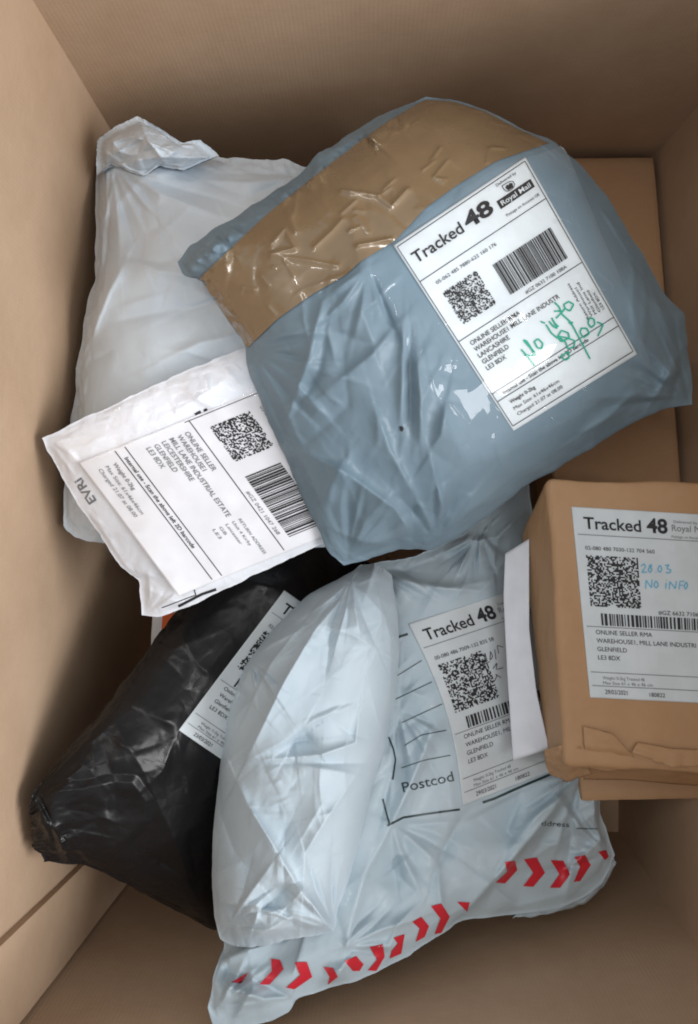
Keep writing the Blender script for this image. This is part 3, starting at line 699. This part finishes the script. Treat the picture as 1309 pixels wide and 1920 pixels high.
# ================================================================== big printed mailer
ml = thing('mailer', 'crumpled white plastic mailer with red chevrons along its edge and a Postcode panel', 'mailing bag')
zm = lambda *a: zz((680, 1080), 2.618, a); zc = lambda *a: zz((380, 1500), 1.5963, a)
sides = ([(560, 1160, .20), (650, 1090, .205), (700, 1056, .21), (760, 1046, .212), (820, 1028, .212), (870, 1000, .21), (920, 950, .205), (990, 880, .195)],
         [(990, 880, .195), (1000, 1000, .195), (1060, 1250, .195), (1095, 1430, .20), (1126, 1475, .203), (1128, 1530, .20), (1140, 1570, .198), (1153, 1602, .195)],
         [(391, 1893, .322), (402, 1930, .325), (440, 1932, .325), (500, 1916, .322), (546, 1896, .318), (552, 1872, .316), (620, 1852, .306), (700, 1826, .292), (790, 1776, .272), (868, 1727, .25), (900, 1722, .243), (970, 1715, .228), (1020, 1706, .22), (1045, 1702, .215), (1088, 1688, .206), (1130, 1655, .198), (1153, 1602, .195)],
         [(560, 1160, .20), (500, 1260, .21), (450, 1400, .23), (425, 1550, .25), (415, 1700, .27), (420, 1780, .29), (400, 1830, .312), (391, 1893, .322)])
def b_mail(u, v, S): return .022*np.clip(1-np.abs(2*u-1)**3, 0, 1)*np.clip(1-np.abs(2*v-1)**3, 0, 1)
MLQ = [(766, 1170), (987, 1099), (1086, 1424), (868, 1511)]
zq = lambda *a: zz((600, 1300), 1.846, a)
cr = [(zq((255, 450), (160, 620), (100, 830), (85, 930)), 12, .008, 1), (zq((490, 430), (430, 540), (390, 650)), 10, -.005), (zq((880, 330), (780, 440), (640, 610), (500, 760)), 9, .010, 1), (zq((690, 370), (650, 480), (700, 520)), 9, -.005),
      (zq((870, 300), (760, 420), (660, 540)), 10, .004), (zq((260, 520), (280, 640), (330, 690)), 9, -.004), (zq((260, 440), (340, 260), (400, 90)), 10, .006), (zq((990, 490), (870, 600), (850, 700)), 8, .006, -1), (zq((410, 600), (415, 690), (430, 770)), 8, .004),
      (zq((330, 740), (270, 800), (230, 900)), 8, .004), (zq((560, 640), (680, 740), (830, 700)), 10, .003), (zq((200, 660), (280, 560), (300, 460)), 10, -.004), (zq((930, 280), (960, 380), (985, 470)), 8, .005), (zq((150, 880), (60, 960), (0, 1000)), 9, .004),
      (zm((150, 1210), (300, 880), (400, 660)), 12, .004), (zm((200, 560), (300, 590), (380, 520)), 9, .004), (zm((60, 1300), (160, 900), (190, 500)), 12, -.005),
      (zm((980, 1000), (940, 1150), (830, 1300)), 10, .004), (zm((1080, 980), (1060, 1100), (1010, 1220)), 8, .003), (zm((1160, 1010), (1140, 1180), (1170, 1290)), 8, .004),
      (zc((20, 580), (60, 480), (200, 430)), 9, .006), (zc((95, 660), (150, 560), (140, 500)), 9, .006), (zc((270, 600), (200, 560), (40, 500)), 9, -.005), (zc((380, 560), (400, 530), (420, 500)), 8, .006), (zc((40, 640), (80, 560), (180, 600), (260, 590)), 8, .005),
      ([(700, 1075), (800, 1100), (930, 1110)], 10, .005), ([(740, 1060), (790, 1095), (830, 1120)], 7, -.004), ([(835, 1035), (880, 1015), (930, 1010)], 8, .008), ([(860, 1050), (905, 1000), (935, 1030)], 7, -.007), ([(930, 1010), (960, 980), (985, 960)], 7, .005),
      (zm((640, 20), (420, 60), (160, 10)), 12, .004)]
cr += fan((410, 1890), -75, 0, 8, 150, 6, .005, 4)+fan((1140, 1600), 150, 250, 8, 150, 6, .005, 5)+fan((745, 1330), 15, 110, 9, 170, 6, .004, 6)+fan((1090, 1450), 95, 175, 8, 230, 7, .005, 61)+fan((735, 1545), -10, 95, 7, 190, 7, .004, 62)+fan((700, 1060), 10, 80, 7, 130, 5, .004, 7)+fan((900, 1000), 60, 170, 6, 90, 5, .005, 8)+fan((640, 1780), -60, 10, 7, 170, 7, .004, 9)
mlb, mlv, _ = film('mailer_body', sides, (150, 156), b_mail, M_WHITE2, ml, 61, excess=(.001, .001), creases=cr, seed_amp=.002, seed_freq=(5, 5), thick=.05, sag=.014, iters=10, flat=[MLQ], edge_noise=.0008, rnd=[(46, 116, 18, (110, 300), (5, 10), (.0014, .004)), (40, 118, 40, (20, 60), (3, 5), (.0004, .0012))], ca=1.7, cw=1.1)
mlab, mlbv = layout_plain(MLQ, ml, mlv, M_LABEL, ['ONLINE SELLER RMA', 'WAREHOUSE1, MILL LANE IN', 'GLENFIELD', 'LE3 8DX'], seed=71, num='00-080 486 7009-132 835 58', gz='#GZ 6618 7093 2A', bow=(20, -4))
hw = Print()
for s_ in (((580, 485), (605, 405), (585, 440), (625, 420)), ((600, 410), (600, 375), (612, 420)), ((628, 370), (625, 415), (640, 395), (628, 372)), ((655, 410), (648, 360)), ((668, 380), (660, 340), (690, 350)), ((640, 455), (660, 425), (655, 460), (690, 450)), ((645, 520), (660, 490), (650, 480), (680, 500))):
    hw.ribbon(zm(*s_), 1.3, 2)
hw.build('handwriting', M_INK, mlab, mlbv, .0007)
for a, w_ in ((((160, 305), (222, 285)), 4.2), (((128, 790), (152, 850), (162, 900), (148, 1000)), 3.0), (((100, 1095), (118, 1170), (132, 1215), (125, 1228)), 3.2), (((122, 1226), (200, 1186), (330, 1166), (478, 1146)), 3.8),
              (((590, 1112), (650, 1092), (760, 1042), (950, 962)), 4.6), (((822, 912), (880, 880)), 4.0)):
    k = Print(); k.ribbon(zm(*a), w_, 3); k.build('printed_outline_marking', M_DASH, mlb, mlv, .0006)
pr = Print()
pr.text(*zm((200, 1062))[0], 'Postcod', 19.5, w=98, dirx=(.975, -.22), bold=.004)
pr.build('lettering', M_DASH, mlb, mlv, .0006); pr = Print()
pr.text(*zm((878, 1226))[0], 'ddress', 10, w=52, dirx=(.995, .05), bold=.004)
pr.build('lettering', M_DASH, mlb, mlv, .0006)
th = Print()
for a in (((170, 490), (290, 415)), ((160, 606), (340, 520)), ((192, 720), (392, 628)), ((206, 832), (290, 780), (412, 757)), ((190, 942), (300, 905), (432, 880)), ((640, 1000), (760, 955), (900, 890)), ((1050, 1240), (1155, 1241))):
    k = Print(); k.ribbon(zm(*a), 1.5, 3); k.build('writing_line_print', M_DASH, mlb, mlv, .0006)
for s_ in (((862, 925), (890, 905)), ((878, 912), (880, 945)), ((900, 920), (902, 945), (918, 938), (920, 915)), ((930, 930), (940, 912))): th.ribbon(zm(*s_), 1.8, 2)
th.build('handwriting', M_DASH, mlb, mlv, .0006)
CHEV = [[(85, 545), (136, 517), (115, 548)], [(205, 475), (231, 478), (242, 506), (200, 553), (170, 552), (207, 512)], [(275, 485), (312, 485), (328, 530), (275, 567), (250, 562), (292, 525)],
        [(362, 500), (390, 502), (405, 530), (375, 553), (380, 530)], [(425, 482), (460, 467), (482, 492), (470, 512), (450, 512)], [(500, 440), (540, 432), (545, 470), (520, 512), (495, 510), (522, 478)],
        [(572, 412), (605, 402), (595, 460), (560, 475), (566, 452), (584, 430)], [(628, 365), (655, 350), (678, 378), (665, 410), (638, 425), (650, 385)], [(684, 318), (715, 310), (740, 350), (715, 398), (695, 402), (712, 355)],
        [(762, 305), (800, 307), (792, 335)], [(905, 185), (935, 182), (942, 210), (905, 250), (877, 247), (912, 215)], [(962, 178), (1000, 172), (1025, 218), (990, 260), (960, 258), (990, 218)],
        [(1042, 180), (1080, 182), (1100, 222), (1070, 263), (1040, 263), (1068, 222)], [(1113, 170), (1145, 165), (1162, 195), (1130, 243), (1112, 245), (1130, 200)], [(1184, 155), (1208, 150), (1216, 170), (1205, 180)]]
for c in CHEV:
    k = Print(); k.poly(zc(*c), 3); k.build('chevron_print', M_RED, mlb, mlv, .0010)

for k, (dx, dy, dz) in enumerate(((3, 7, -.004), (6, 13, -.008))):
    top_ = [(1010, 1660, .218), (1060, 1640, .212), (1100, 1620, .206), (1130, 1598, .20)]
    bot_ = [(955, 1712, .228), (1022, 1704, .218), (1046, 1698, .213), (1088, 1682, .204), (1128, 1650, .197), (1150, 1606, .193)]
    sh_ = lambda q: [(x+dx, y+dy*(.7 if i in (0, len(q)-1) else 1), h+dz) for i, (x, y, h) in enumerate(q)]
    tb, bb_ = [(x, y, h+dz-.002) for x, y, h in top_], sh_(bot_)
    ragged('back_layer', (tb, [tb[-1], bb_[-1]], bb_, [tb[0], bb_[0]]), (50, 12), lambda u, v: .0015*fbm(u*9, v*2, 31+k, 3), M_WHITE2, ml, 300+k, amp=.0008, torn=3)

# the part of the mailer folded over the rest, plain side out
zf = lambda *a: zz((380, 1030), 2.4925, a)
sides = ([(652, 1078, .235), (675, 1060, .24), (705, 1056, .242), (733, 1078, .238)],
         [(733, 1078, .238), (746, 1140, .25), (749, 1220, .258), (742, 1310, .262), (715, 1420, .27), (690, 1510, .278), (662, 1630, .29), (634, 1748, .305)],
         [(414, 1762, .295), (450, 1778, .303), (500, 1772, .31), (560, 1758, .312), (634, 1748, .305)],
         [(652, 1078, .235), (580, 1112, .238), (510, 1180, .244), (455, 1250, .25), (428, 1320, .255), (414, 1420, .262), (402, 1540, .27), (397, 1640, .28), (402, 1720, .288), (414, 1762, .295)])
def b_fold(u, v, S): return .046*np.clip(1-np.abs(2*u-1)**2.8, 0, 1)**.8*np.clip(1-np.abs(2*v-1)**3.5, 0, 1)
cr = [(zf((540, 350), (380, 620), (210, 970)), 13, .011), (zf((210, 985), (400, 890), (520, 800), (690, 735)), 11, .004), (zf((730, 770), (715, 905), (550, 960), (230, 990)), 10, .006), (zf((380, 935), (480, 860), (540, 950)), 9, -.004), (zf((470, 830), (430, 900), (520, 890)), 7, -.003),
      (zf((160, 1075), (210, 1190), (420, 1530)), 13, .009), (zf((760, 1000), (580, 1260), (480, 1420), (470, 1590)), 12, .006), (zf((470, 1590), (540, 1700), (610, 1790)), 9, .008), (zf((470, 1590), (415, 1650)), 9, .005),
      (zf((60, 1650), (240, 1665), (320, 1700)), 10, .006), (zf((180, 1850), (420, 1720), (600, 1790)), 11, .006), (zf((225, 720), (320, 530), (440, 380)), 9, .006), (zf((150, 640), (220, 715)), 8, -.006), (zf((780, 1000), (400, 1000), (200, 1010)), 13, -.005),
      (zf((60, 1180), (150, 1420), (270, 1570)), 14, -.004), (zf((520, 350), (700, 400), (830, 480)), 10, .003), (zf((830, 240), (880, 420), (880, 640)), 12, .003), (zf((690, 80), (660, 230), (540, 330)), 9, .003), (zf((280, 470), (330, 440), (450, 380)), 8, .005), (zf((180, 1700), (260, 1690), (240, 1760)), 8, .006), (zf((430, 1000), (700, 1050)), 10, .003)]
cr += fan((660, 1085), 70, 140, 8, 190, 7, .004, 10)+fan((425, 1740), -70, 10, 8, 170, 7, .005, 12)+fan((625, 1740), 190, 270, 7, 170, 6, .004, 13)+fan((470, 1240), 30, 110, 6, 100, 6, .006, 14)
film('folded_flap', sides, (120, 196), b_fold, M_FOLD, ml, 81, excess=(.0, .0), creases=cr, seed_amp=.0015, seed_freq=(3, 5), thick=.03, sag=.014, iters=6, edge_noise=.0004, rnd=[(34, 110, 50, (60, 200), (8, 15), (.0014, .0045)), (120, 110, 60, (20, 64), (3, 6), (.0005, .0016))], cw=1.15, ca=1.75, post=1)

# ================================================================== white envelope under the paper parcel
we = thing('card_envelope', 'plain white card envelope sticking out from beneath the brown paper parcel', 'envelope')
ragged('envelope_body', ([(947, 1038, .246), (970, 1024, .250), (992, 1010, .254)], [(992, 1010, .254), (992, 1180, .254), (1006, 1300, .254), (1030, 1404, .254)],
       [(962, 1426, .246), (1000, 1414, .250), (1030, 1404, .254)], [(947, 1038, .246), (944, 1120, .245), (951, 1260, .246), (962, 1426, .246)]), (24, 60), lambda u, v: .0006*np.sin(v*5), M_ENV, we, 501, amp=.0002)

# ================================================================== brown paper parcel
bp = thing('paper_parcel', 'brown paper wrapped parcel with address label and torn folded end', 'parcel')
q = [P(np.array(p)) for p in ((1026, 893, .287), (1420, 905, .287), (1440, 1462, .290), (1062, 1438, .290))]
lo = [P(np.array(p)) for p in ((976, 1000, .236), (1330, 930, .236), (1350, 1400, .245), (1022, 1418, .245))]
ppb, ppv = rounded_hex('parcel_body', q+lo, M_KRAFT, bp, r=.0055, n=44, noise=.0014, seed=91, nf=24)
BRQ = [(1072, 950), (1336, 966), (1350, 1320), (1107, 1308)]
brl, brlv = layout_plain(BRQ, bp, ppv, M_LABEL, ['ONLINE SELLER RMA', 'WAREHOUSE1, MILL LANE INDUSTRI', 'GLENFIELD', 'LE3 8DX'], seed=95)
zk = lambda *a: zz((940, 880), 3.0, a)
hb = Print()
for s_ in (((785, 545), (805, 530), (812, 548), (790, 580), (820, 578)), ((845, 535), (830, 545), (850, 562), (838, 582), (825, 565), (848, 540)), ((868, 580), (870, 582), (872, 578)), ((890, 540), (880, 565), (892, 582), (905, 560), (893, 540)), ((920, 540), (945, 537), (930, 558), (955, 565), (950, 582), (925, 582)),
           ((812, 672), (815, 622), (845, 668), (848, 620)), ((870, 628), (858, 650), (870, 670), (886, 650), (872, 628)), ((925, 672), (928, 640)), ((929, 622), (930, 626)), ((945, 675), (948, 630), (980, 672), (985, 628)), ((1000, 675), (1005, 630), (1030, 630)), ((1002, 652), (1022, 652)), ((1040, 635), (1028, 655), (1036, 675), (1050, 655), (1042, 635))):
    hb.ribbon(zk(*s_), 1.9, 1.5)
hb.build('handwriting', M_BLUE, brl, brlv, .0007)

# folded, torn end of the wrapping
ragged('inner_wrap', ([(1085, 1424, .285), (1180, 1420, .287), (1260, 1426, .288), (1345, 1432, .288)], [(1345, 1432, .288), (1345, 1474, .262)],
       [(1095, 1462, .262), (1180, 1462, .262), (1260, 1470, .262), (1345, 1474, .262)], [(1085, 1424, .285), (1095, 1462, .262)]), (40, 16), lambda u, v: .001*sharp(2)(v), M_TORN, bp, 121, amp=.0008)
ragged('torn_edge', ([(1196, 1392, .2915), (1260, 1404, .2915), (1345, 1408, .2915)], [(1345, 1408, .2915), (1345, 1438, .2935)],
       [(1186, 1408, .2935), (1205, 1418, .2945), (1222, 1424, .294), (1236, 1434, .2945), (1250, 1433, .294), (1262, 1440, .295), (1280, 1434, .2935), (1296, 1439, .2945), (1318, 1434, .294), (1345, 1438, .2945)], [(1196, 1392, .2915), (1186, 1408, .2935)]), (60, 12), lambda u, v: 0*u, M_KRAFT, bp, 141, amp=.0002, torn=4)
ragged('end_flap', ([(1094, 1362, .2912), (1118, 1368, .2915), (1150, 1378, .2935)], [(1150, 1378, .2935), (1178, 1408, .292), (1212, 1443, .284)],
       [(1090, 1440, .278), (1140, 1446, .279), (1212, 1443, .284)], [(1094, 1362, .2912), (1096, 1400, .2915), (1090, 1440, .278)]), (34, 26), lambda u, v: 0*u, M_KRAFT, bp, 101, amp=.0003, torn=1)
ragged('end_flap', ([(1020, 1408, .268), (1050, 1398, .286), (1096, 1402, .2905)], [(1096, 1402, .2905), (1098, 1430, .286), (1108, 1452, .272)],
       [(1030, 1452, .252), (1064, 1466, .256), (1108, 1452, .272)], [(1020, 1408, .268), (1022, 1430, .260), (1030, 1452, .252)]), (30, 26), lambda u, v: .003*sharp(2)(u)*sharp(2)(v)+.0012*np.abs(fbm(u*4, v*6, 8, 3)), M_KRAFT, bp, 111, amp=.0015, torn=2)

# ================================================================== big grey parcel on top
gp = thing('poly_parcel', 'large bulging grey plastic parcel with wide brown tape on top of the pile', 'parcel')
zg = lambda *a: zz((440, 520), 2.3375, a); zr = lambda *a: zz((1000, 180), 2.595, a)
sides = ([(333, 489, .322), (360, 462, .324), (400, 432, .325), (480, 380, .322), (560, 326, .315), (600, 290, .308), (650, 252, .30), (720, 213, .288), (800, 181, .275)],
         [(800, 181, .275), (850, 184, .278), (910, 204, .282), (980, 240, .284), (1040, 268, .284), (1100, 318, .282), (1150, 390, .28), (1200, 470, .278), (1240, 548, .275), (1284, 588, .268), (1293, 680, .262), (1298, 757, .258)],
         [(642, 1062, .292), (690, 1050, .288), (755, 1026, .287), (808, 1034, .283), (850, 1010, .285), (900, 978, .286), (980, 914, .285), (1040, 880, .284), (1110, 838, .281), (1190, 790, .276), (1250, 764, .268), (1298, 757, .258)],
         [(333, 489, .322), (346, 520, .322), (378, 524, .324), (420, 590, .325), (462, 650, .324), (464, 700, .322), (505, 790, .318), (550, 890, .312), (590, 985, .304), (620, 1040, .296), (642, 1062, .292)])
def b_grey(u, v, S):
    a = np.clip(1-np.abs(2*u-1)**3.4, 0, 1)**.7*np.clip(1-np.abs(2*v-1)**3.6, 0, 1)**.7
    return .052*a
GRQ = [(738, 460), (985, 294), (1195, 664), (963, 808)]
cr = [(zg((385, 100), (320, 360), (210, 670)), 13, .006), (zg((740, 190), (735, 400), (728, 640)), 9, .005), (zg((800, 330), (812, 500), (815, 720)), 9, .005), (zg((300, 760), (480, 850), (700, 1010), (790, 1140)), 11, .006), (zg((930, 540), (905, 690), (860, 760)), 11, .006),
      (zg((860, 780), (920, 1040), (850, 1120)), 9, .005), (zg((640, 80), (565, 150), (610, 290)), 10, .004), (zg((725, 190), (600, 340), (420, 480)), 10, .004), (zg((80, 280), (220, 250), (400, 240)), 12, .004), (zg((630, 600), (680, 760), (790, 950)), 10, .004),
      (zg((400, 250), (370, 420), (260, 600)), 12, -.004), (zg((770, 200), (775, 700)), 8, -.004), (zg((520, 860), (430, 900), (400, 1000)), 10, .003), (zg((440, 1110), (560, 1160), (690, 1170)), 9, .004), (zg((780, 1000), (780, 1150), (830, 1200)), 9, -.004),
      (zg((900, 1130), (1050, 1010), (1170, 960)), 9, .004), (zg((470, 260), (500, 560), (300, 740)), 14, -.002), (zg((60, 420), (150, 560), (210, 700)), 14, .002),
      (zr((490, 770), (485, 1010), (500, 1200)), 12, .004), (zr((520, 790), (640, 1080), (690, 1230)), 11, .004), (zr((745, 1080), (755, 1280), (765, 1430)), 8, .004), (zr((500, 1440), (360, 1560), (240, 1640)), 9, .005), (zr((540, 1560), (620, 1420), (740, 1200)), 9, .005), (zr((680, 1500), (690, 1400), (740, 1300)), 7, -.004), (zr((200, 330), (240, 380), (310, 410)), 10, .004), (zr((640, 1380), (720, 1330)), 7, .004)]
gr_ = random.Random(9); gath = []
for k in range(44):
    t = gr_.random(); x, y = 345+t*430, 492-t*290-math.sin(math.pi*t)*14; a = R(52+gr_.gauss(0, 22)); L = gr_.uniform(14, 34)
    gath.append(([(x-4, y-6), (x+math.cos(a)*L, y+math.sin(a)*L)], gr_.uniform(3, 6), gr_.choice((1, 1, -1))*gr_.uniform(.003, .006)))
cr += fan((650, 1050), -110, -15, 11, 240, 8, .004, 15)+fan((1290, 745), 170, 265, 11, 230, 8, .004, 16)+fan((470, 660), -25, 75, 9, 200, 8, .003, 17)+fan((820, 1020), -130, -40, 7, 150, 7, .004, 18)+fan((690, 500), 60, 150, 8, 180, 7, .0035, 19)
gpb, gpv, _ = film('parcel_body', sides, (150, 132), b_grey, M_GREY, gp, 141, excess=(.0025, .002), creases=cr+gath, seed_amp=.0018, seed_freq=(5, 5), thick=.05, sag=.012, iters=14, flat=[GRQ], edge_noise=.0008, rnd=[(50, 70, 40, (50, 190), (7, 14), (.0012, .0038)), (170, 75, 50, (16, 60), (2.5, 5), (.0004, .0013))], inset=4, ca=1.6, cw=1.15,
     ex_fn=lambda u, v: .8+2*np.clip((.16-v)/.12, 0, 1)*np.clip((.8-u)*4, 0, 1)+1.2*np.clip((u-.85)/.1, 0, 1)+.5*np.clip((v-.6)/.2, 0, 1))

tr_ = random.Random(77); tg = []
for k in range(18):
    t = tr_.random(); tg.append((430+t*480+tr_.uniform(-30, 50), 560-t*300+tr_.uniform(-40, 40), tr_.uniform(-26, 26), tr_.uniform(-30, 30)))
overlay('packing_tape', ([(374, 522), (420, 478), (500, 402), (580, 338), (650, 283), (720, 232), (796, 187)], [(796, 187), (850, 190), (910, 209), (975, 243), (1030, 268)],
        [(464, 652), (520, 598), (585, 552), (648, 516), (676, 490), (740, 452), (800, 388), (860, 345), (930, 302), (1030, 268)], [(374, 522), (420, 588), (464, 652)]),
        (220, 112), gpv, M_TAPE, gp, .0014, 151, .0003, (9, 6), smooth=120,
        creases=[(zz((130, 180), 1.954, a), 5, b) for a, b in ((((740, 550), (790, 490), (830, 560), (740, 585)), .0025), (((740, 585), (880, 605), (985, 625)), .0015), (((900, 555), (960, 500), (1000, 455)), .002), (((800, 420), (830, 500)), .002), (((1000, 350), (1130, 370), (1180, 410), (1240, 345)), .003), (((1060, 550), (1180, 530)), .003), (((840, 340), (820, 440)), .0015), (((640, 705), (680, 712)), .002), (((575, 620), (580, 650)), .002))]+[([(c0, c1), (c0+d0, c1+d1)], 2.6, .0013) for c0, c1, d0, d1 in tg])
grl, grlv = layout_boxed(GRQ, gp, gpv, M_LABEL, ['ONLINE SELLER RMA', 'WAREHOUSE1 MILL LANE INDUSTR', 'LANCASHIRE', 'GLENFIELD', 'LE3 8DX'], seed=161)
zl = lambda *a: zz((720, 270), 2.618, a)
hg = Print(); zh = lambda *a: zz((960, 540), 6.889, a)
for s_ in (((120, 792), (200, 880), (300, 1015)), ((165, 872), (305, 868), (240, 770), (148, 672), (185, 678), (290, 830), (305, 868)), ((290, 690), (340, 655), (400, 715), (385, 785), (330, 770), (288, 690)),
           ((372, 432), (430, 455)), ((442, 472), (510, 580), (590, 648)), ((480, 428), (540, 500), (588, 522), (515, 385)), ((515, 385), (560, 460), (605, 500)), ((548, 182), (610, 240), (640, 320), (570, 392)), ((545, 300), (600, 295), (660, 300)), ((640, 330), (760, 440), (830, 570), (900, 700), (1010, 915)),
           ((640, 325), (690, 260), (668, 215), (735, 172), (800, 212), (752, 296), (680, 262)), ((735, 440), (770, 470), (785, 435)),
           ((590, 632), (640, 548), (730, 580), (742, 645), (640, 695), (590, 632)), ((600, 625), (700, 640), (818, 682), (800, 762), (725, 785), (695, 700), (620, 640)), ((632, 880), (730, 822), (742, 900), (692, 935), (640, 890)),
           ((892, 520), (965, 518), (1002, 588), (925, 642), (880, 572), (900, 515)), ((1000, 382), (1060, 400), (1072, 470), (1022, 512), (982, 452), (1000, 390)), ((1098, 440), (1180, 470), (1150, 540), (1110, 622))):
    hg.ribbon(zh(*s_), 2.9, 1.6)
hg.build('handwriting', M_GREEN, grl, grlv, .0007)
overlay('clear_tape', ([(690, 505), (800, 402), (930, 315), (1058, 272)], [(1058, 272), (1120, 420), (1180, 560), (1222, 690)],
        [(880, 872), (960, 846), (1100, 770), (1222, 690)], [(690, 505), (760, 640), (830, 770), (880, 872)]), (180, 200), gpv, M_CLEAR, gp, .0022, 171, .0003, (11, 12), smooth=30,
        creases=[(zl(*a), 4, b) for a, b in ((((730, 150), (780, 240), (850, 270)), .0019), (((840, 370), (900, 390), (950, 420), (900, 290)), .0019), (((1040, 640), (1110, 700), (1110, 730), (1030, 720)), .0019), (((1240, 980), (1250, 1040)), .0019), (((1000, 1200), (960, 1330), (900, 1370), (830, 1350)), .0019), (((530, 1240), (580, 1290)), .0019), (((300, 870), (260, 860)), .0019), (((150, 970), (180, 1010)), .0019), (((330, 1270), (410, 1370), (500, 1400)), .0019), (((800, 1310), (790, 1380)), .0019))])
# small puncture in the film
hp = Print(); hp.poly(zg((722, 655), (735, 652), (742, 662), (735, 678), (725, 670)), 1); hp.build('puncture_speck', M_INK, gpb, gpv, .0006)
